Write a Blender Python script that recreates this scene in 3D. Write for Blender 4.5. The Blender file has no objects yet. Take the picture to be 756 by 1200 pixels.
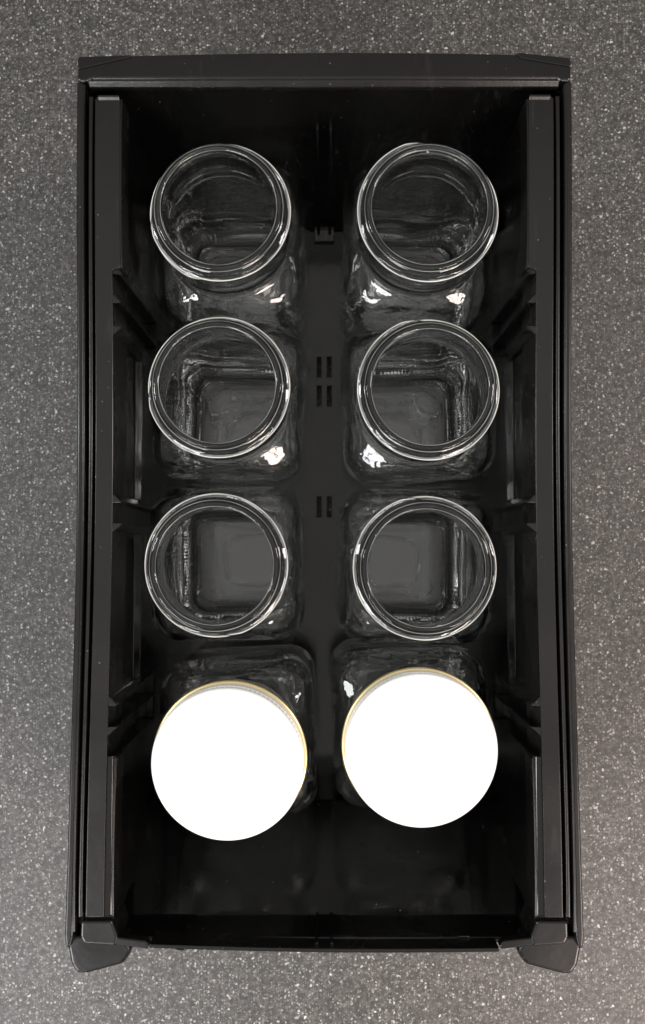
import bpy, bmesh, math, random
from mathutils import Vector, Matrix

# ------------------------------------------------------------------ camera, world, light
scn = bpy.context.scene
COL = scn.collection
MM = 0.001

cam_d = bpy.data.cameras.new("camera")
cam = bpy.data.objects.new("camera", cam_d)
COL.objects.link(cam)
cam_d.sensor_fit = 'VERTICAL'
cam_d.sensor_height = 24.0
cam_d.lens = 24.0 * 1022.0 / 1200.0
cam_d.clip_start = 0.01
cam_d.clip_end = 50.0
_c = Vector((0.0, 0.0, 0.564))
_w = (Vector((-0.0011, 0.0237, 0.0)) - _c).normalized()
_r = _w.cross(Vector((0, 1, 0))).normalized()
_u = _r.cross(_w)
cam.matrix_world = Matrix(((_r.x, _u.x, -_w.x, _c.x), (_r.y, _u.y, -_w.y, _c.y),
                           (_r.z, _u.z, -_w.z, _c.z), (0, 0, 0, 1)))
scn.camera = cam

world = bpy.data.worlds.new("World")
scn.world = world
world.use_nodes = True
bg = world.node_tree.nodes["Background"]
bg.inputs[0].default_value = (1.0, 0.975, 0.94, 1)
bg.inputs[1].default_value = 0.33

def area_light(name, loc, target, sx, sy, power, color):
    d = bpy.data.lights.new(name, 'AREA')
    d.shape = 'RECTANGLE'
    d.size = sx
    d.size_y = sy
    d.energy = power
    d.color = color
    o = bpy.data.objects.new(name, d)
    COL.objects.link(o)
    o.location = loc
    v = (Vector(target) - Vector(loc)).normalized()
    o.rotation_euler = v.to_track_quat('-Z', 'Y').to_euler()
    return o

# added overhead area light standing in for light bounced off the ceiling
area_light("ceiling_bounce", (0.0, 0.0, 2.20), (0.0, 0.0, 0.0), 2.4, 2.4, 9.5, (1.0, 0.975, 0.93))
# two near-side lamps, each split into three added strips to streak their reflections
for k in (-1, 0, 1):
    area_light("glare_strip_cool", (-0.66 + 0.05 * k, -0.82 + 0.19 * k, 1.00), (0.0, -0.20, 0.0), 0.62, 0.085, 4.2, (0.97, 0.98, 1.0))
    area_light("glare_strip_warm", (0.72 - 0.05 * k, -0.86 + 0.19 * k, 1.00), (0.0, -0.22, 0.0), 0.60, 0.085, 5.0, (1.0, 0.84, 0.76))
area_light("edge_light_west", (-1.05, 0.25, 1.00), (0.0, 0.0, 0.0), 0.18, 0.50, 5.5, (0.96, 1.0, 0.98))  # added side light, for edge highlights on rails and glass
area_light("edge_light_east", (1.05, 0.25, 1.00), (0.0, 0.0, 0.0), 0.18, 0.50, 7.0, (1.0, 0.93, 0.90))  # added counterpart, for edge highlights from the other side

scn.view_settings.view_transform = 'Standard'
scn.view_settings.look = 'None'
scn.view_settings.exposure = 0.0
scn.view_settings.gamma = 1.0
scn.view_settings.use_curve_mapping = False
scn.render.engine = 'CYCLES'
scn.cycles.max_bounces = 28
scn.cycles.transmission_bounces = 28
scn.cycles.glossy_bounces = 10
scn.cycles.diffuse_bounces = 4
scn.cycles.caustics_refractive = True
scn.cycles.caustics_reflective = True
scn.cycles.blur_glossy = 0.3
scn.cycles.sample_clamp_indirect = 6.0
scn.cycles.use_denoising = True
scn.cycles.denoiser = 'OPENIMAGEDENOISE'

random.seed(7)

# ------------------------------------------------------------------ materials
def new_mat(name):
    m = bpy.data.materials.new(name)
    m.use_nodes = True
    nt = m.node_tree
    return m, nt, nt.nodes["Principled BSDF"]

def N(nt, typ, **kw):
    n = nt.nodes.new(typ)
    for k, v in kw.items():
        setattr(n, k, v)
    return n

def plastic(name, base, rough, bump=0.02):
    m, nt, b = new_mat(name)
    L = nt.links.new
    tc = N(nt, 'ShaderNodeTexCoord')
    nz = N(nt, 'ShaderNodeTexNoise')
    nz.inputs['Scale'].default_value = 28
    nz.inputs['Detail'].default_value = 6
    L(tc.outputs['Object'], nz.inputs['Vector'])
    mr = N(nt, 'ShaderNodeMapRange')
    mr.inputs['From Min'].default_value = 0.3
    mr.inputs['From Max'].default_value = 0.75
    mr.inputs['To Min'].default_value = rough - 0.05
    mr.inputs['To Max'].default_value = rough + 0.09
    L(nz.outputs['Fac'], mr.inputs['Value'])
    L(mr.outputs['Result'], b.inputs['Roughness'])
    # scattered dust and pale scuffs
    vo = N(nt, 'ShaderNodeTexVoronoi')
    vo.inputs['Scale'].default_value = 330
    L(tc.outputs['Object'], vo.inputs['Vector'])
    near = N(nt, 'ShaderNodeMapRange')
    near.inputs['From Min'].default_value = 0.16
    near.inputs['From Max'].default_value = 0.08
    L(vo.outputs['Distance'], near.inputs['Value'])
    sep = N(nt, 'ShaderNodeSeparateColor')
    L(vo.outputs['Color'], sep.inputs[0])
    few = N(nt, 'ShaderNodeMapRange')
    few.inputs['From Min'].default_value = 0.93
    few.inputs['From Max'].default_value = 1.0
    L(sep.outputs[0], few.inputs['Value'])
    dm = N(nt, 'ShaderNodeMath', operation='MULTIPLY')
    L(near.outputs['Result'], dm.inputs[0])
    L(few.outputs['Result'], dm.inputs[1])
    scr = N(nt, 'ShaderNodeTexNoise')
    scr.inputs['Scale'].default_value = 30
    scr.inputs['Detail'].default_value = 4
    mp = N(nt, 'ShaderNodeMapping')
    mp.inputs['Scale'].default_value = (9, 1, 3)
    mp.inputs['Rotation'].default_value = (0, 0, 0.12)
    L(tc.outputs['Object'], mp.inputs['Vector'])
    L(mp.outputs['Vector'], scr.inputs['Vector'])
    sm = N(nt, 'ShaderNodeMapRange')
    sm.inputs['From Min'].default_value = 0.62
    sm.inputs['From Max'].default_value = 0.80
    sm.inputs['To Max'].default_value = 0.10
    L(scr.outputs['Fac'], sm.inputs['Value'])
    mxx = N(nt, 'ShaderNodeMath', operation='MAXIMUM')
    L(dm.outputs[0], mxx.inputs[0])
    L(sm.outputs['Result'], mxx.inputs[1])
    cm = N(nt, 'ShaderNodeMix', data_type='RGBA')
    cm.inputs['A'].default_value = (*base, 1)
    cm.inputs['B'].default_value = (0.13, 0.125, 0.12, 1)
    L(mxx.outputs[0], cm.inputs['Factor'])
    L(cm.outputs['Result'], b.inputs['Base Color'])
    b.inputs['IOR'].default_value = 1.5
    b.inputs['Specular IOR Level'].default_value = 0.40
    fine = N(nt, 'ShaderNodeTexNoise')
    fine.inputs['Scale'].default_value = 240
    fine.inputs['Detail'].default_value = 3
    L(tc.outputs['Object'], fine.inputs['Vector'])
    soft = N(nt, 'ShaderNodeTexNoise')
    soft.inputs['Scale'].default_value = 22
    soft.inputs['Detail'].default_value = 1
    L(tc.outputs['Object'], soft.inputs['Vector'])
    ad = N(nt, 'ShaderNodeMath', operation='MULTIPLY_ADD')
    ad.inputs[1].default_value = 6.0
    L(soft.outputs['Fac'], ad.inputs[0])
    L(fine.outputs['Fac'], ad.inputs[2])
    bp = N(nt, 'ShaderNodeBump')
    bp.inputs['Strength'].default_value = bump
    bp.inputs['Distance'].default_value = 0.002
    L(ad.outputs[0], bp.inputs['Height'])
    L(bp.outputs['Normal'], b.inputs['Normal'])
    return m

M_PLASTIC = plastic("black_plastic_gloss", (0.0032, 0.0031, 0.0030), 0.13, 0.018)
M_RAIL = plastic("black_plastic_satin", (0.0058, 0.0052, 0.0047), 0.25, 0.028)

def glass_mat():
    m, nt, b = new_mat("clear_glass")
    b.inputs['Base Color'].default_value = (0.982, 0.994, 0.987, 1)
    b.inputs['Roughness'].default_value = 0.0
    b.inputs['IOR'].default_value = 1.51
    b.inputs['Transmission Weight'].default_value = 1.0
    L = nt.links.new
    tc = N(nt, 'ShaderNodeTexCoord')
    nz = N(nt, 'ShaderNodeTexNoise')
    nz.inputs['Scale'].default_value = 48
    nz.inputs['Detail'].default_value = 2
    L(tc.outputs['Object'], nz.inputs['Vector'])
    n2 = N(nt, 'ShaderNodeTexNoise')
    n2.inputs['Scale'].default_value = 130
    n2.inputs['Detail'].default_value = 2
    L(tc.outputs['Object'], n2.inputs['Vector'])
    ad = N(nt, 'ShaderNodeMath', operation='MULTIPLY_ADD')
    ad.inputs[1].default_value = 0.28
    L(n2.outputs['Fac'], ad.inputs[0])
    L(nz.outputs['Fac'], ad.inputs[2])
    # the moulded body is wavier than the ground neck: fade the ripple out above the shoulder
    sx = N(nt, 'ShaderNodeSeparateXYZ')
    L(tc.outputs['Object'], sx.inputs[0])
    mr = N(nt, 'ShaderNodeFloatCurve')
    cv = mr.mapping.curves[0]
    cv.points[0].location = (0.0, 0.05)
    cv.points[1].location = (1.0, 0.10)
    for p in ((0.30, 0.12), (0.60, 0.25), (0.68, 0.50), (0.73, 0.50), (0.80, 0.10)):
        cv.points.new(*p)
    mr.mapping.update()
    sc = N(nt, 'ShaderNodeMath', operation='MULTIPLY')
    sc.inputs[1].default_value = 1.0 / 0.150
    L(sx.outputs['Z'], sc.inputs[0])
    L(sc.outputs[0], mr.inputs['Value'])
    bp = N(nt, 'ShaderNodeBump')
    L(mr.outputs[0], bp.inputs['Strength'])
    bp.inputs['Distance'].default_value = 0.0018
    L(ad.outputs[0], bp.inputs['Height'])
    L(bp.outputs['Normal'], b.inputs['Normal'])
    return m
M_GLASS = glass_mat()

def simple(name, col, rough, metal=0.0):
    m, nt, b = new_mat(name)
    L = nt.links.new
    tc = N(nt, 'ShaderNodeTexCoord')
    nz = N(nt, 'ShaderNodeTexNoise')
    nz.inputs['Scale'].default_value = 60
    nz.inputs['Detail'].default_value = 4
    L(tc.outputs['Object'], nz.inputs['Vector'])
    mr = N(nt, 'ShaderNodeMapRange')
    mr.inputs['To Min'].default_value = rough * 0.8
    mr.inputs['To Max'].default_value = rough * 1.25
    L(nz.outputs['Fac'], mr.inputs['Value'])
    L(mr.outputs['Result'], b.inputs['Roughness'])
    b.inputs['Base Color'].default_value = (*col, 1)
    b.inputs['Metallic'].default_value = metal
    return m
M_LID = simple("white_enamel", (0.90, 0.89, 0.87), 0.35)
M_GOLD = simple("gold_lacquer", (0.88, 0.72, 0.40), 0.32, 1.0)

def counter_mat():
    m, nt, b = new_mat("speckled_laminate")
    L = nt.links.new
    tc = N(nt, 'ShaderNodeTexCoord')
    def noise(scale, det=2, rough=0.5):
        n = N(nt, 'ShaderNodeTexNoise')
        n.inputs['Scale'].default_value = scale
        n.inputs['Detail'].default_value = det
        n.inputs['Roughness'].default_value = rough
        L(tc.outputs['Object'], n.inputs['Vector'])
        return n
    def ramp(src, stops):
        r = N(nt, 'ShaderNodeValToRGB')
        els = r.color_ramp.elements
        while len(els) < len(stops):
            els.new(0.5)
        for e, (p, c) in zip(els, stops):
            e.position = p
            e.color = (*c, 1)
        L(src, r.inputs['Fac'])
        return r
    def mix(fac, a, bb):
        x = N(nt, 'ShaderNodeMix', data_type='RGBA')
        if hasattr(fac, 'links'):
            L(fac, x.inputs['Factor'])
        else:
            x.inputs['Factor'].default_value = fac
        L(a, x.inputs['A'])
        if isinstance(bb, tuple):
            x.inputs['B'].default_value = (*bb, 1)
        else:
            L(bb, x.inputs['B'])
        return x.outputs['Result']
    base = ramp(noise(400, 4, 0.75).outputs['Fac'],
                [(0.33, (0.024, 0.023, 0.022)), (0.50, (0.055, 0.052, 0.049)), (0.66, (0.125, 0.118, 0.112))])
    blotch = ramp(noise(150, 2).outputs['Fac'], [(0.35, (0.88, 0.90, 0.88)), (0.65, (1.10, 1.06, 1.04))])
    mu = N(nt, 'ShaderNodeMix', data_type='RGBA', blend_type='MULTIPLY')
    mu.inputs['Factor'].default_value = 1.0
    L(base.outputs['Color'], mu.inputs['A'])
    L(blotch.outputs['Color'], mu.inputs['B'])
    col = mu.outputs['Result']
    def specks(scale, thr, keep, colour, col):
        v = N(nt, 'ShaderNodeTexVoronoi')
        v.inputs['Scale'].default_value = scale
        wob = noise(scale * 2.2, 1)
        addv = N(nt, 'ShaderNodeMixRGB', blend_type='LINEAR_LIGHT')
        addv.inputs['Fac'].default_value = 0.35 / scale
        L(tc.outputs['Object'], addv.inputs[1])
        L(wob.outputs['Color'], addv.inputs[2])
        L(addv.outputs[0], v.inputs['Vector'])
        lt = N(nt, 'ShaderNodeMapRange')
        lt.inputs['From Min'].default_value = thr
        lt.inputs['From Max'].default_value = thr * 0.6
        L(v.outputs['Distance'], lt.inputs['Value'])
        sp = N(nt, 'ShaderNodeSeparateColor')
        L(v.outputs['Color'], sp.inputs[0])
        kp = N(nt, 'ShaderNodeMapRange')
        kp.inputs['From Min'].default_value = 1.0 - keep
        kp.inputs['From Max'].default_value = 1.0
        kp.inputs['To Min'].default_value = 0.0
        kp.inputs['To Max'].default_value = 1.0
        L(sp.outputs[0], kp.inputs['Value'])
        mm = N(nt, 'ShaderNodeMath', operation='MULTIPLY')
        L(lt.outputs['Result'], mm.inputs[0])
        L(kp.outputs['Result'], mm.inputs[1])
        return mix(mm.outputs[0], col, colour)
    col = specks(680, 0.46, 0.55, (0.23, 0.22, 0.21), col)
    col = specks(440, 0.37, 0.50, (0.40, 0.39, 0.375), col)
    col = specks(240, 0.24, 0.45, (0.58, 0.57, 0.55), col)
    L(col, b.inputs['Base Color'])
    b.inputs['Roughness'].default_value = 0.5
    bp = N(nt, 'ShaderNodeBump')
    bp.inputs['Strength'].default_value = 0.08
    bp.inputs['Distance'].default_value = 0.0005
    L(noise(600, 2).outputs['Fac'], bp.inputs['Height'])
    L(bp.outputs['Normal'], b.inputs['Normal'])
    return m
M_COUNTER = counter_mat()

# ------------------------------------------------------------------ helpers (all lengths in millimetres)
def link_mesh(name, me, mat, parent=None):
    o = bpy.data.objects.new(name, me)
    COL.objects.link(o)
    if mat is not None and not me.materials:
        me.materials.append(mat)
    if parent is not None:
        o.parent = parent
    return o

def finish(bm, name, mat, parent=None, smooth=None):
    bmesh.ops.recalc_face_normals(bm, faces=bm.faces[:])
    me = bpy.data.meshes.new(name)
    bm.to_mesh(me)
    bm.free()
    if smooth is not None:
        for p in me.polygons:
            p.use_smooth = True
        me.set_sharp_from_angle(angle=math.radians(smooth))
    return link_mesh(name, me, mat, parent)

def add_prism(bm, poly, axis, a, b, bev=0.0, seg=2):
    """extrude a polygon; axis 'z': poly=(x,y); 'x': poly=(y,z); 'y': poly=(x,z)"""
    def P(p, t):
        if axis == 'z':
            v = (p[0], p[1], t)
        elif axis == 'x':
            v = (t, p[0], p[1])
        else:
            v = (p[0], t, p[1])
        return Vector(v) * MM
    t = bmesh.new()
    lo = [t.verts.new(P(p, a)) for p in poly]
    hi = [t.verts.new(P(p, b)) for p in poly]
    n = len(poly)
    t.faces.new(lo[::-1])
    t.faces.new(hi)
    for i in range(n):
        j = (i + 1) % n
        t.faces.new((lo[i], lo[j], hi[j], hi[i]))
    bmesh.ops.recalc_face_normals(t, faces=t.faces[:])
    if bev > 0:
        bmesh.ops.bevel(t, geom=t.edges[:], offset=bev * MM, segments=seg, profile=0.5,
                        affect='EDGES', clamp_overlap=True)
    tmp = bpy.data.meshes.new("tmp")
    t.to_mesh(tmp)
    t.free()
    bm.from_mesh(tmp)
    bpy.data.meshes.remove(tmp)

def add_box(bm, x0, x1, y0, y1, z0, z1, bev=0.4, seg=2):
    add_prism(bm, [(x0, y0), (x1, y0), (x1, y1), (x0, y1)], 'z', z0, z1, bev, seg)

def part(name, mat, parent, *prisms, smooth=None):
    bm = bmesh.new()
    for p in prisms:
        p(bm)
    return finish(bm, name, mat, parent, smooth)

def empty(name, loc=(0, 0, 0)):
    o = bpy.data.objects.new(name, None)
    COL.objects.link(o)
    o.location = [c * MM for c in loc]
    o.empty_display_size = 0.02
    return o

def tag(o, label, cat, group=None):
    o["label"] = label
    o["category"] = cat
    if group:
        o["group"] = group
    return o

# ------------------------------------------------------------------ the counter
bm = bmesh.new()
add_box(bm, -900, 900, -700, 800, -60, -16, 2.0)
counter = finish(bm, "countertop", M_COUNTER)
counter["kind"] = "structure"
counter["label"] = "dark grey speckled laminate countertop under the drawer"

# ------------------------------------------------------------------ the drawer
drawer = empty("plastic_drawer", (0, 0, -4))
drawer.location = (0, 0, 0)
tag(drawer, "long black plastic drawer with slotted floor holding glass jars on the counter", "drawer")

ZR = 138.0       # rim height
FY0, FY1 = -145.5, 207.5

# floor with real slots: a grid of cells with the slot cells left out
def floor_plate():
    slots = []
    for yc in (118.2, 99.2, 27.0):
        for xc in (-3.3, 3.3):
            slots.append((xc - 1.35, xc + 1.35, yc - 6.6, yc + 6.6))
    xs = sorted({-107.0, 107.0} | {s[0] for s in slots} | {s[1] for s in slots})
    ys = sorted({FY0, FY1} | {s[2] for s in slots} | {s[3] for s in slots})
    def hole(i, j):
        cx, cy = (xs[i] + xs[i + 1]) / 2, (ys[j] + ys[j + 1]) / 2
        return any(s[0] < cx < s[1] and s[2] < cy < s[3] for s in slots)
    bm = bmesh.new()
    vt, vb = {}, {}
    def V(d, i, j, z):
        if (i, j) not in d:
            d[(i, j)] = bm.verts.new((xs[i] * MM, ys[j] * MM, z * MM))
        return d[(i, j)]
    nx, ny = len(xs) - 1, len(ys) - 1
    for i in range(nx):
        for j in range(ny):
            if hole(i, j):
                continue
            q = [(i, j), (i + 1, j), (i + 1, j + 1), (i, j + 1)]
            bm.faces.new([V(vt, *k, 0.0) for k in q])
            bm.faces.new([V(vb, *k, -3.0) for k in q][::-1])
            for (a, b2, di, dj) in ((q[0], q[1], 0, -1), (q[1], q[2], 1, 0), (q[2], q[3], 0, 1), (q[3], q[0], -1, 0)):
                ii, jj = i + di, j + dj
                if not (0 <= ii < nx and 0 <= jj < ny) or hole(ii, jj):
                    bm.faces.new((V(vt, *a, 0), V(vt, *b2, 0), V(vb, *b2, -3), V(vb, *a, -3)))
    return finish(bm, "floor_panel", M_PLASTIC, drawer), slots
floor_obj, SLOTS = floor_plate()
# small raised collars round the slots
for s in SLOTS:
    w = 0.55
    part("slot_rim", M_PLASTIC, floor_obj,
         lambda b: add_box(b, s[0] - w, s[0], s[2] - w, s[3] + w, 0.0, 0.5, 0.15),
         lambda b: add_box(b, s[1], s[1] + w, s[2] - w, s[3] + w, 0.0, 0.5, 0.15),
         lambda b: add_box(b, s[0], s[1], s[2] - w, s[2], 0.0, 0.5, 0.15),
         lambda b: add_box(b, s[0], s[1], s[3], s[3] + w, 0.0, 0.5, 0.15))

# back wall: slopes outward a little, rolled over into the back rim
part("back_wall", M_PLASTIC, drawer,
     lambda b: add_prism(b, [(207.0, -3), (211.0, -3), (239.0, 132), (236.0, 136.5), (232.6, 133.5)], 'x', -106.5, 106.5, 0.5))
back_rim = part("back_rim", M_RAIL, drawer,
     lambda b: add_prism(b, [(-123.4, 245.6), (-90, 246.6), (-40, 247.6), (10, 248.0), (60, 247.6), (98, 246.8), (123.4, 244.6),
                             (123.0, 233.0), (118.2, 233.0), (116, 234.2), (-116, 234.2), (-118.8, 233.0), (-123.0, 233.0)],
                         'z', 127, 138.4, 1.5, 3))
part("rim_bead", M_RAIL, drawer, lambda b: add_prism(b, [(231.3, 132.5), (231.3, 135.4), (233.5, 137.6), (235.5, 137.6), (235.5, 132.5)], 'x', -118.2, 117.8, 0.5, 3))
# corner tabs: the slightly raised triangles on the back corners
part("corner_tab", M_RAIL, drawer,
     lambda b: add_prism(b, [(-122.8, 238.8), (-122.6, 245.2), (-97.0, 246.2), (-95.6, 245.6), (-97, 244.8)], 'z', 134, 139.1, 0.5))
part("corner_tab", M_RAIL, drawer,
     lambda b: add_prism(b, [(122.8, 239.8), (122.6, 244.4), (97.0, 247.2), (95.8, 246.2), (98, 244.2)], 'z', 134, 139.1, 0.5))
# two guide ribs and the foot at the middle of the back wall
for sx in (-1, 1):
    part("guide_rib", M_PLASTIC, drawer,
         lambda b: add_prism(b, [(203.5, 3), (209.5, 3), (229, 106), (224.6, 106), (219.0, 97)], 'x', sx * 3.6 - 0.9, sx * 3.6 + 0.9, 0.5, 3))
part("wall_foot", M_RAIL, drawer, lambda b: add_prism(b, [(200.0, 0), (200.0, 3.2), (206.2, 6.0), (211, 6.0), (211, 0)], 'x', -6.6, 6.6, 0.5, 2))

# front wall: short upright foot, a long slope, an upright lip
part("front_wall", M_PLASTIC, drawer,
     lambda b: add_prism(b, [(-143.6, -3), (-144.6, 55), (-188.9, 106.5), (-190.9, 126.5), (-193.6, 126.5),
                             (-192.8, 105.5), (-147.8, 53), (-146.8, -3)], 'x', -106.5, 106.5, 0.9, 3))
for sx in (-1, 1):
    part("wall_crease", M_PLASTIC, drawer,
         lambda b: add_prism(b, [(-149.0, 59.6), (-187.0, 103.8), (-186.2, 104.5), (-148.2, 60.3)], 'x', sx * 77.0 - 0.5, sx * 77.0 + 0.5, 0.2))
def front_lip(b):
    pts = []
    n = 24
    for i in range(n + 1):
        x = -84 + 168 * i / n
        sag = 1.2 * math.cos(math.pi * x / 168.0)
        pts.append((x, -190.4 - sag - 0.010 * x))
    poly = pts + [(x, y - 1.9) for x, y in pts[::-1]]
    add_prism(b, poly, 'z', 122, 137.6, 0.55, 2)
part("front_lip", M_RAIL, drawer, front_lip)
for sx in (-1, 1):
    part("guide_rib", M_PLASTIC, drawer,
         lambda b: add_prism(b, [(-187.0, 106), (-192.5, 106), (-192.3, 134.5), (-190.0, 134.5), (-187.6, 120)], 'x', sx * 3.6 - 0.7, sx * 3.6 + 0.7, 0.3))
for x in (-70.5, 68.5):
    part("stop_nub", M_PLASTIC, drawer,
         lambda b: add_prism(b, [(x - 3, -190), (x + 3, -190), (x + 2.3, -197.5), (x - 2.3, -197.5)], 'z', 118, 127, 0.7))

# the two long sides, mirrored
PY = dict(e1=(121.5, 136.0), e2=(-100.5, -86.0))
def bow(y):
    # the long sides draw in slightly halfway and open out again towards the front
    t = min(max((y + 175.0) / 400.0, 0.0), 1.0)
    return 0.8 - 2.2 * math.sin(math.pi * t) ** 2
FINS = [(121.5, +1), (110.0, -1), (22.4, +1), (12.6, -1), (-76.2, +1), (-86.2, -1)]
for s in (-1, 1):
    X = lambda v: s * v
    def bx(b, x0, x1, y0, y1, z0, z1, bev=0.4, seg=2):
        a, c = sorted((s * x0, s * x1))
        add_box(b, a, c, y0, y1, z0, z1, bev, seg)
    def pz(b, poly, z0, z1, bev=0.4, seg=2):
        pts = []
        for i, p in enumerate(poly):
            q = poly[(i + 1) % len(poly)]
            n = max(1, int(abs(q[1] - p[1]) / 14.0))
            pts += [(p[0] + (q[0] - p[0]) * k / n, p[1] + (q[1] - p[1]) * k / n) for k in range(n)]
        add_prism(b, [(s * (x + bow(y)), y) for x, y in pts], 'z', z0, z1, bev, seg)
    def py(b, poly, y0, y1, bev=0.4, seg=2):
        add_prism(b, [(s * x, z) for x, z in poly], 'y', y0, y1, bev, seg)
    # inner wall: full-height ends, pocket ledges in between, low infill under the openings
    wall = part("side_wall", M_PLASTIC, drawer,
        lambda b: bx(b, 105.6, 109.0, -186, 225.0, -3, 131, 0.3),
        lambda b: py(b, [(101.0, -3), (106, -3), (106, 136.9), (102.9, 136.9), (101.2, 135.6)], -176.5, -100.5, 0.5, 3),
        lambda b: py(b, [(101.0, -3), (106, -3), (106, 136.9), (102.9, 136.9), (101.2, 135.6)], 136.0, 224.5, 0.5, 3),
        lambda b: bx(b, 101.0, 106, 24.0, 107.5, -3, 80, 0.6, 2),
        lambda b: bx(b, 101.0, 106, -74.0, 10.5, -3, 80, 0.6, 2),
        lambda b: bx(b, 101.0, 106, 107.5, 136.0, -3, 42, 0.6, 2),
        lambda b: bx(b, 101.0, 106, 10.5, 24.0, -3, 42, 0.6, 2),
        lambda b: bx(b, 101.0, 106, -100.5, -74.0, -3, 42, 0.6, 2))
    # pocket liner strip: a second low step on each ledge
    for (y0, y1) in ((27.0, 104.5), (-71.0, 8.0)):
        part("pocket_ledge", M_PLASTIC, wall, lambda b: py(b, [(101.2, 77), (101.2, 79.4), (101.8, 80.0), (105.0, 81.6), (105.5, 81.6), (105.5, 77)], y0, y1, 0.4))
    # fins either side of each narrow opening
    for (y, d) in FINS:
        fp = [(106.0, y), (100.9, y), (100.9, y + d * 0.9), (104.4, y + d * 4.2), (106.0, y + d * 4.4)]
        fin = part("fin", M_PLASTIC, drawer, lambda b: pz(b, fp, 44, 135.6, 0.3))
        part("fin_cap", M_RAIL, fin, lambda b: pz(b, [(x + 0.3 if i in (1, 2) else x, yy) for i, (x, yy) in enumerate(fp)], 134.0, 137.6, 0.4))
    # rail: the broad flat top of the side
    part("side_rail", M_RAIL, drawer, lambda b: pz(b, [
        (104.9, -176.8), (104.9, -102.0), (104.9, 137.4), (104.2, 138.2), (101.3, 138.6), (101.0, 140.2), (101.0, 224.0), (102.0, 225.6),
        (112.6, 225.6), (113.6, 224.4), (113.8, -176.8)], 108, 138.0, 1.0, 4))
    part("rail_end_ridge", M_RAIL, drawer, lambda b: add_prism(b, [(223.2, 137.0), (223.4, 137.9), (224.9, 139.1), (225.8, 139.0), (225.8, 137.0)], 'x', *sorted((s * 102.2, s * 112.8)), 0.3, 2))
    part("rail_channel", M_PLASTIC, drawer, lambda b: bx(b, 114.0, 121.5, -186, 225.2, 104, 116, 0.3),
         lambda b: bx(b, 99.0, 121.5, 224.0, 236.0, 40, 52, 0.3),
         lambda b: bx(b, 104.0, 121.5, 235.0, 240.0, 40, 132, 0.3))
    def sweep(b, x0, x1, z0, h, y0, y1, dx=0.0):
        """half-round bead running along the side, following its bow"""
        ns, ny = 8, max(2, int((y1 - y0) / 12))
        rows = []
        for k in range(ny + 1):
            y = y0 + (y1 - y0) * k / ny
            row = []
            for i in range(ns + 1):
                a = math.pi * i / ns
                x = (x0 + x1) / 2 - math.cos(a) * (x1 - x0) / 2 + bow(y) + dx * (1 - k / ny)
                e = min(1.0, k / 0.8 + 0.2, (ny - k) / 0.8 + 0.2)
                row.append(b.verts.new((s * x * MM, y * MM, (z0 + h * e * math.sin(a)) * MM)))
            row.append(b.verts.new((row[-1].co.x, y * MM, (z0 - 14) * MM)))
            row.insert(0, b.verts.new((row[0].co.x, y * MM, (z0 - 14) * MM)))
            rows.append(row)
        for a, c in zip(rows, rows[1:]):
            for i in range(len(a) - 1):
                b.faces.new((a[i], a[i + 1], c[i + 1], c[i]))
        b.faces.new(rows[0])
        b.faces.new(rows[-1][::-1])
    part("rail_bead", M_RAIL, drawer, lambda b: sweep(b, 114.8, 116.9, 136.6, 0.7, -177.0, 226.0, 0.8), smooth=50)
    part("rail_bead", M_RAIL, drawer, lambda b: sweep(b, 100.2, 101.9, 136.6, 1.0, 139.0, 224.6), smooth=50)
    part("rail_bead", M_RAIL, drawer, lambda b: sweep(b, 100.4, 102.1, 136.2, 1.0, -176.5, -101.5), smooth=50)
    part("panel_bead", M_RAIL, drawer, lambda b: sweep(b, 118.8, 120.6, 136.8, 1.1, -184.0, 232.0), smooth=50)
    # outer skin with its thin top edge; flares a little towards the front
    part("outer_panel", M_RAIL, drawer, lambda b: pz(b, [
        (119.4, 233.4), (119.4, -120), (119.6, -160), (119.9, -186), (121.2, -191.5), (123.4, -191.5), (123.9, -185), (123.2, -150), (122.9, -100),
        (122.9, 120), (123.0, 233.4)], -13, 137.4, 1.1, 4))
    # front corner block closing the rail
    part("corner_block", M_RAIL, drawer, lambda b: pz(b, [
        (101.2, -178.6), (116.4, -178.6), (116.6, -186.5), (114.6, -189.9), (99.0, -190.8), (98.2, -186.2)],
        112, 137.2, 1.4, 4))
    part("corner_tongue", M_RAIL, drawer, lambda b: pz(b, [
        (100.5, -186.6), (100.5, -190.4), (84.2, -192.4), (83.2, -190.6), (85.2, -188.4)], 131, 136.6, 0.9, 3))
    part("corner_seam", M_PLASTIC, drawer, lambda b: bx(b, 101.6, 115.8, -179.2, -176.0, 108, 134.5, 0.2))
    # skirt that sticks out in front of the corner
    part("corner_skirt", M_RAIL, drawer, lambda b: pz(b, [
        (123.4, -187), (123.6, -193), (121.9, -201.5), (118.8, -205.8), (114, -205.6), (97.0, -201.2), (94.8, -198.6), (92.4, -194.5), (96, -189.5)],
        118, 133.0, 2.0, 4))

# ------------------------------------------------------------------ the glass jars
def rsq(a, rc, th):
    """radius of a rounded square (half width a, corner radius rc) at angle th"""
    c, s = abs(math.cos(th)), abs(math.sin(th))
    if s > c:
        c, s = s, c
    rc = min(rc, a)
    k = a - rc
    if a * s / max(c, 1e-9) <= k:
        return a / c
    d = k * (c + s)
    return d + math.sqrt(max(d * d - (2 * k * k - rc * rc), 0.0))

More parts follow.
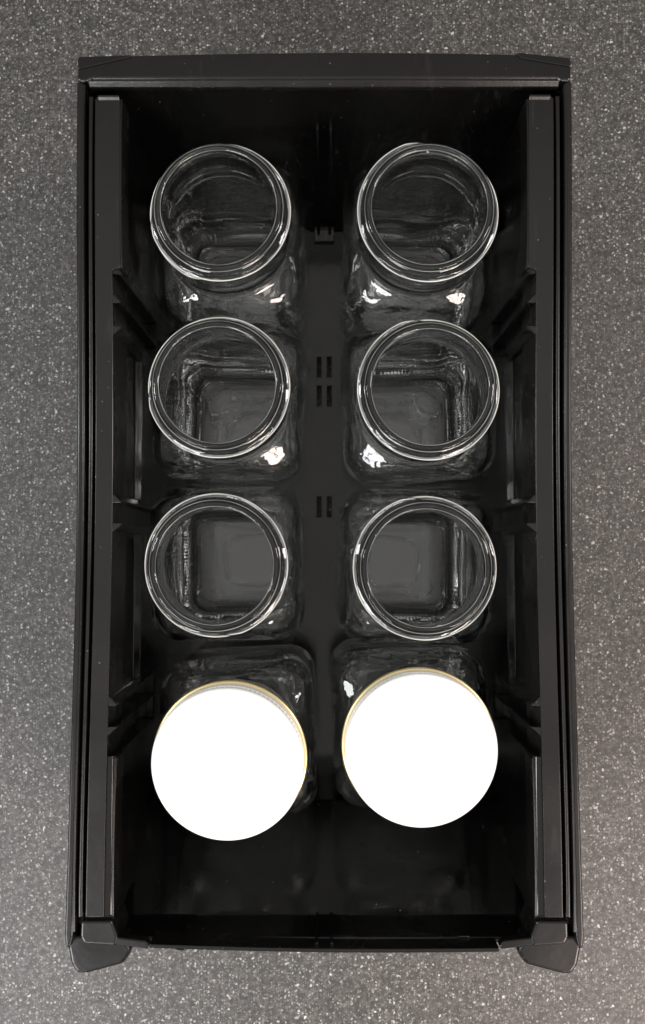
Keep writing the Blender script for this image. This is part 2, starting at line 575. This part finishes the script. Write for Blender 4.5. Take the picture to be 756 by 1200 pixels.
BODY_TOP = 116.0
def jar_profile():
    P = []           # (z, a, rc, kind)   kind: 'o' outer, 't' threaded, 'i' inner, 's' stippled
    P += [(1.5, 10, 5, 'b'), (1.42, 18, 10, 'b'), (1.2, 24, 12, 'b'), (0.9, 27.5, 13, 'b')]
    P += [(0.65, 29.2, 13.4, 's'), (0.48, 30.2, 13.6, 's'), (0.40, 31.0, 13.8, 's'), (0.48, 31.9, 14, 's'), (0.75, 33.0, 14.2, 's')]
    P += [(1.5, 34.0, 14.6, 'o'), (3.0, 35.4, 14.8, 'o'), (6, 36.9, 15, 'o'), (10, 38.0, 15.1, 'o'), (16, 39.2, 15.2, 'o'), (24, 40.2, 15.2, 'o')]
    for z in (34, 42, 48, 58, 68, 78, 86):
        P.append((z, 41, 15.2, 'o'))
    P += [(92, 41, 15.4, 'o'), (96, 40.8, 15.6, 'o'), (99.5, 40.5, 16.0, 'o'), (102.5, 40.0, 16.7, 'o'), (105.2, 39.1, 17.8, 'o'), (107.6, 37.8, 19.6, 'o'),
          (109.6, 36.3, 22.2, 'o'), (111.2, 35.0, 25.2, 'o'), (112.6, 33.9, 28.4, 'o'), (114.0, 33.1, 31.0, 'o'), (116.0, 32.5, 32.5, 'o')]
    P += [(118.5, 32.3, 99, 'o'), (121.0, 32.3, 99, 'o'), (122.4, 32.5, 99, 'o'), (123.6, 33.2, 99, 'o'), (124.7, 33.9, 99, 'o'), (126.0, 33.9, 99, 'o'), (127.2, 33.1, 99, 'o'), (128.4, 32.4, 99, 'o')]
    z = 130.0
    while z < 147.2:
        P.append((z, 32.3, 99, 't'))
        z += 0.36
    P += [(147.8, 32.25, 99, 'o'), (148.3, 31.9, 99, 'o'), (148.55, 31.4, 99, 'o'), (148.75, 31.05, 99, 'o'), (149.2, 30.85, 99, 'o'), (149.65, 30.6, 99, 'o'), (149.95, 30.1, 99, 'o'),
          (150.0, 29.4, 99, 'o'), (149.95, 28.7, 99, 'o'), (149.7, 28.2, 99, 'o'), (149.2, 27.9, 99, 'o')]
    P += [(147.5, 27.75, 99, 'i'), (144, 27.7, 99, 'i'), (138, 27.8, 99, 'i'), (131, 28.0, 99, 'i'), (126, 28.3, 99, 'i'), (121, 28.7, 99, 'i'), (116.0, 29.3, 29.3, 'i')]
    P += [(113.4, 30.0, 28.6, 'i'), (111.4, 31.0, 26, 'i'), (109.4, 32.5, 22.6, 'i'), (107, 34.3, 19.4, 'i'), (104.2, 35.9, 17, 'i'), (100.5, 37.2, 15, 'i'), (96, 37.9, 13.8, 'i'), (91, 38.2, 13, 'i')]
    for z in (84, 72, 60, 50):
        P.append((z, 38.2, 12.6, 'i'))
    P += [(42, 38.0, 12.6, 'i'), (34, 37.3, 12.8, 'i'), (26, 36.1, 13, 'i'), (19.5, 34.6, 13.2, 'i'), (14.5, 33.0, 13.2, 'i'), (11.2, 31.4, 13.2, 'i'), (9.2, 29.8, 13, 'i'), (8.0, 28, 12.6, 'i'), (7.2, 25.5, 11.6, 'i'), (6.8, 22, 10, 'i'), (6.6, 10, 5, 'i')]
    return P

SEG = 448
def build_jar_meshes(seed):
    P = jar_profile()
    rnd = random.Random(seed)
    ph = [rnd.uniform(0, 6.28) for _ in range(12)]
    def wob(th, z, k):
        return (math.sin(3 * th + ph[k] + z * 0.05) * 0.5 + math.sin(5 * th + ph[k + 1] - z * 0.09) * 0.35
                + math.sin(8 * th + ph[k + 2] + z * 0.13) * 0.2)
    verts = []
    for (z, a, rc, kd) in P:
        for i in range(SEG):
            th = 2 * math.pi * i / SEG
            r = a if rc >= 90 else rsq(a, rc, th)
            zz = z
            if kd == 't':
                for t in (0, 1):
                    turn = th / (2 * math.pi) + t
                    if turn > 1.22:
                        continue
                    z0 = 145.4 - 5.2 * turn
                    amp = 2.3 * min(1.0, turn / 0.035) * min(1.0, (1.22 - turn) / 0.05)
                    d = z0 + 1.0 - z
                    if -0.35 < d < 2.6:
                        r += amp * (min(1.0, (d + 0.35) / 0.7) if d < 0.4 else math.sqrt(max(0.0, 1 - ((d - 0.4) / 2.2) ** 2)))
            if kd in 'oi' and 10 < z < 114:
                fade = min(1, (114 - z) / 10)
                r += (0.24 if kd == 'o' else 0.55) * fade * wob(th, z, 0 if kd == 'o' else 4)
            if kd == 'o' and z < 7:
                r += 0.22 * math.cos(th * SEG / 4)
            if kd == 's':
                zz += 0.34 * math.cos(th * SEG / 4)
            verts.append((r * math.cos(th) * MM, r * math.sin(th) * MM, zz * MM))
    nr = len(P)
    c0 = len(verts)
    verts.append((0, 0, 1.5 * MM))
    verts.append((0, 0, 6.6 * MM))
    faces, owner = [], []
    def own(k):
        za, zb, kd = P[k][0], P[k + 1][0], P[k][3]
        if min(za, zb) >= BODY_TOP - 0.01:
            return 'neck'
        if max(za, zb) <= 14.51:
            return 'base'
        return 'body'
    for k in range(nr - 1):
        w = own(k)
        for i in range(SEG):
            j = (i + 1) % SEG
            faces.append((k * SEG + i, k * SEG + j, (k + 1) * SEG + j, (k + 1) * SEG + i))
            owner.append(w)
    for i in range(SEG):
        j = (i + 1) % SEG
        faces.append((c0, j, i))
        owner.append('base')
        e = (nr - 1) * SEG
        faces.append((c0 + 1, e + i, e + j))
        owner.append('base')
    full = bpy.data.meshes.new("jar_full")
    full.from_pydata(verts, [], faces)
    bm = bmesh.new()
    bm.from_mesh(full)
    bmesh.ops.recalc_face_normals(bm, faces=bm.faces[:])
    bm.normal_update()
    bm.verts.ensure_lookup_table()
    bm.faces.ensure_lookup_table()
    nor = [v.normal.copy() for v in bm.verts]
    fl = [[v.index for v in f.verts] for f in bm.faces]
    bm.free()
    bpy.data.meshes.remove(full)
    out = {}
    for w in ('base', 'body', 'neck'):
        idx, vs, ns, fs = {}, [], [], []
        for f, ow in zip(fl, owner):
            if ow != w:
                continue
            g = []
            for v in f:
                if v not in idx:
                    idx[v] = len(vs)
                    vs.append(verts[v])
                    ns.append(nor[v])
                g.append(idx[v])
            fs.append(g)
        me = bpy.data.meshes.new("jar_" + w)
        me.from_pydata(vs, [], fs)
        for p in me.polygons:
            p.use_smooth = True
        me.normals_split_custom_set_from_vertices([tuple(n) for n in ns])
        me.materials.append(M_GLASS)
        out[w] = me
    return out
JARS = [build_jar_meshes(sd) for sd in (3, 11, 27, 41)]

def build_thread_glint():
    """pale line along the screw thread, a rim highlight put into colour"""
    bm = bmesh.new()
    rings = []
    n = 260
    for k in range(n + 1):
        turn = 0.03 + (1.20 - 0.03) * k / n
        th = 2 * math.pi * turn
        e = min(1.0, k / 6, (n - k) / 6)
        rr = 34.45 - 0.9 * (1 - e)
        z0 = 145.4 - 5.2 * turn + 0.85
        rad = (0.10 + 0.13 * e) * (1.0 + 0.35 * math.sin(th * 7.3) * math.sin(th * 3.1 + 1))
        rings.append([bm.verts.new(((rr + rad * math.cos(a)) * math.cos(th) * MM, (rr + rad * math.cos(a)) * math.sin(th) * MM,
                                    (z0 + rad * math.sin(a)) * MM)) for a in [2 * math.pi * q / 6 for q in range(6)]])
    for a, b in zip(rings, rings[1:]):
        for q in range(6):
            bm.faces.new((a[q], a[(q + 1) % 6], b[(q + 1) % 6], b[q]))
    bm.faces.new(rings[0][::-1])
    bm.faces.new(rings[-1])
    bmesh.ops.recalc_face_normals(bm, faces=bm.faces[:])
    me = bpy.data.meshes.new("thread_glint")
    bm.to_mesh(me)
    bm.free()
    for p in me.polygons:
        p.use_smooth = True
    me.materials.append(M_GLINT)
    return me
M_GLINT = simple("painted_thread_glint", (0.62, 0.62, 0.58), 0.35)  # pale colour stands in for the bright highlight along the thread
THREAD_GLINT = build_thread_glint()

def build_lip_glint(R, Z, r0):
    """thin pale ring on the lip, a highlight painted as colour"""
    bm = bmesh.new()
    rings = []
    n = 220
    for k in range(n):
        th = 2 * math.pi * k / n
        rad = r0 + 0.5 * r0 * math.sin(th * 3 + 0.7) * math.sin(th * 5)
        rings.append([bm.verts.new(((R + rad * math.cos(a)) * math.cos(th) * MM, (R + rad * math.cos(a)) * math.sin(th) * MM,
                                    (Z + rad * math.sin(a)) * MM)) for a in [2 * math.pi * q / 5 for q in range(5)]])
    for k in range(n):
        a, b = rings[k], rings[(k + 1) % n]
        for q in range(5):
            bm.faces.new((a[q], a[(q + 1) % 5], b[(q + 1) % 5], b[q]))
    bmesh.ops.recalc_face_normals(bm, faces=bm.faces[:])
    me = bpy.data.meshes.new("lip_glint")
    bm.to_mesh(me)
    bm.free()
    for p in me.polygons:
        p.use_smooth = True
    me.materials.append(M_GLINT2)
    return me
M_GLINT2 = simple("painted_lip_glint", (0.36, 0.38, 0.35), 0.3)  # greyer colour stands in for the fainter highlights on the lip
LIP_GLINTS = [build_lip_glint(31.15, 148.7, 0.12), build_lip_glint(28.15, 149.65, 0.09)]

def build_lid_meshes():
    def lathe(name, prof, mat, seg=384, mod=None):
        bm = bmesh.new()
        rings = []
        for (r, z, *k) in prof:
            if r == 0:
                rings.append([bm.verts.new((0, 0, z * MM))])
                continue
            ring = []
            for i in range(seg):
                th = 2 * math.pi * i / seg
                rr = r
                if k and k[0] == 'k':
                    rr -= 0.85 * (0.5 + 0.5 * math.cos(th * seg / 4))
                ring.append(bm.verts.new((rr * math.cos(th) * MM, rr * math.sin(th) * MM, z * MM)))
            rings.append(ring)
        for a, b in zip(rings, rings[1:]):
            for i in range(seg):
                j = (i + 1) % seg
                if len(a) == 1:
                    bm.faces.new((a[0], b[i], b[j]))
                elif len(b) == 1:
                    bm.faces.new((a[i], a[j], b[0]))
                else:
                    bm.faces.new((a[i], a[j], b[j], b[i]))
        bmesh.ops.recalc_face_normals(bm, faces=bm.faces[:])
        me = bpy.data.meshes.new(name)
        bm.to_mesh(me)
        bm.free()
        for p in me.polygons:
            p.use_smooth = True
        me.set_sharp_from_angle(angle=math.radians(40))
        me.materials.append(mat)
        return me
    shell = lathe("lid_shell", [(0, 13.6), (30.0, 13.6), (31.2, 13.9), (32.2, 14.4), (33.4, 14.6), (34.4, 14.45), (35.2, 14.0), (35.7, 13.2),
                                (35.8, 12.4), (35.5, 11.9, 'k'), (35.7, 10.9, 'k'), (35.7, 9.6, 'k'), (35.5, 8.6, 'k'), (35.75, 8.0), (35.75, 2.6),
                                (35.0, 2.4), (35.0, 12.2), (30, 12.4), (0, 12.4)], M_LID)
    n = 14
    curl = lathe("lid_curl", [(36.0 + 1.4 * math.cos(2 * math.pi * i / n), 1.8 + 1.4 * math.sin(2 * math.pi * i / n)) for i in range(n + 1)], M_GOLD, 160)
    return shell, curl
LID_SHELL, LID_CURL = build_lid_meshes()

def jar(loc, rot, label, group, lid=False, lean=0.0, lid_tilt=(0, 0)):
    root = empty("glass_jar", loc)
    root.rotation_euler = (math.radians(lean), 0, math.radians(rot)) if lean == 0 else (0, 0, 0)
    if lean:
        root.rotation_euler = (Matrix.Rotation(math.radians(lean), 3, 'X') @ Matrix.Rotation(math.radians(rot), 3, 'Z')).to_euler()
    tag(root, label, "jar", group)
    meshes = JARS[jar.count % 4]
    jar.count += 1
    for w in ('body', 'neck', 'base'):
        link_mesh(w, meshes[w], None, root)
    nk = [c for c in root.children if c.name.startswith('neck')][0]
    link_mesh("thread_glint", THREAD_GLINT, None, nk)
    for le in LIP_GLINTS:
        link_mesh("lip_glint", le, None, nk)
    if lid:
        l = link_mesh("lid", LID_SHELL, None, root)
        l.location = (0, 0, 0.1381)
        l.rotation_euler = (math.radians(lid_tilt[0]), math.radians(lid_tilt[1]), 0)
        l["label"] = "white enamelled screw lid"
        c = link_mesh("rolled_edge", LID_CURL, None, l)
        c["label"] = "gold rolled bottom edge of the lid"
    return root

jar.count = 0
G_OPEN = "open glass jars in the drawer"
G_LID = "lidded glass jars in the drawer"
Z0 = 0.25
A = "open square clear glass jar standing against the drawer's back wall"
B = "open square clear glass jar beside the four open slots in the drawer floor"
C = "open square clear glass jar standing right behind a white-lidded jar"
jar((-51.0, 164.5, Z0), 181, A, G_OPEN)
jar((50.8, 164.5, Z0), 88, A, G_OPEN)
jar((-51.2, 78.3, Z0), 178.5, B, G_OPEN)
jar((50.6, 77.3, Z0), 91.5, B, G_OPEN)
jar((-52.0, -8.0, Z0), 271, C, G_OPEN)
jar((48.4, -9.2, Z0), 89, C, G_OPEN)
jar((45.5, -94.2, Z0), 2, "square glass jar with white lid set slightly farther from the front wall", G_LID, lid=True)
jar((-45.2, -100.2, Z0), 3, "square glass jar with white lid pushed close to the front wall", G_LID, lid=True, lid_tilt=(2.2, -0.8))
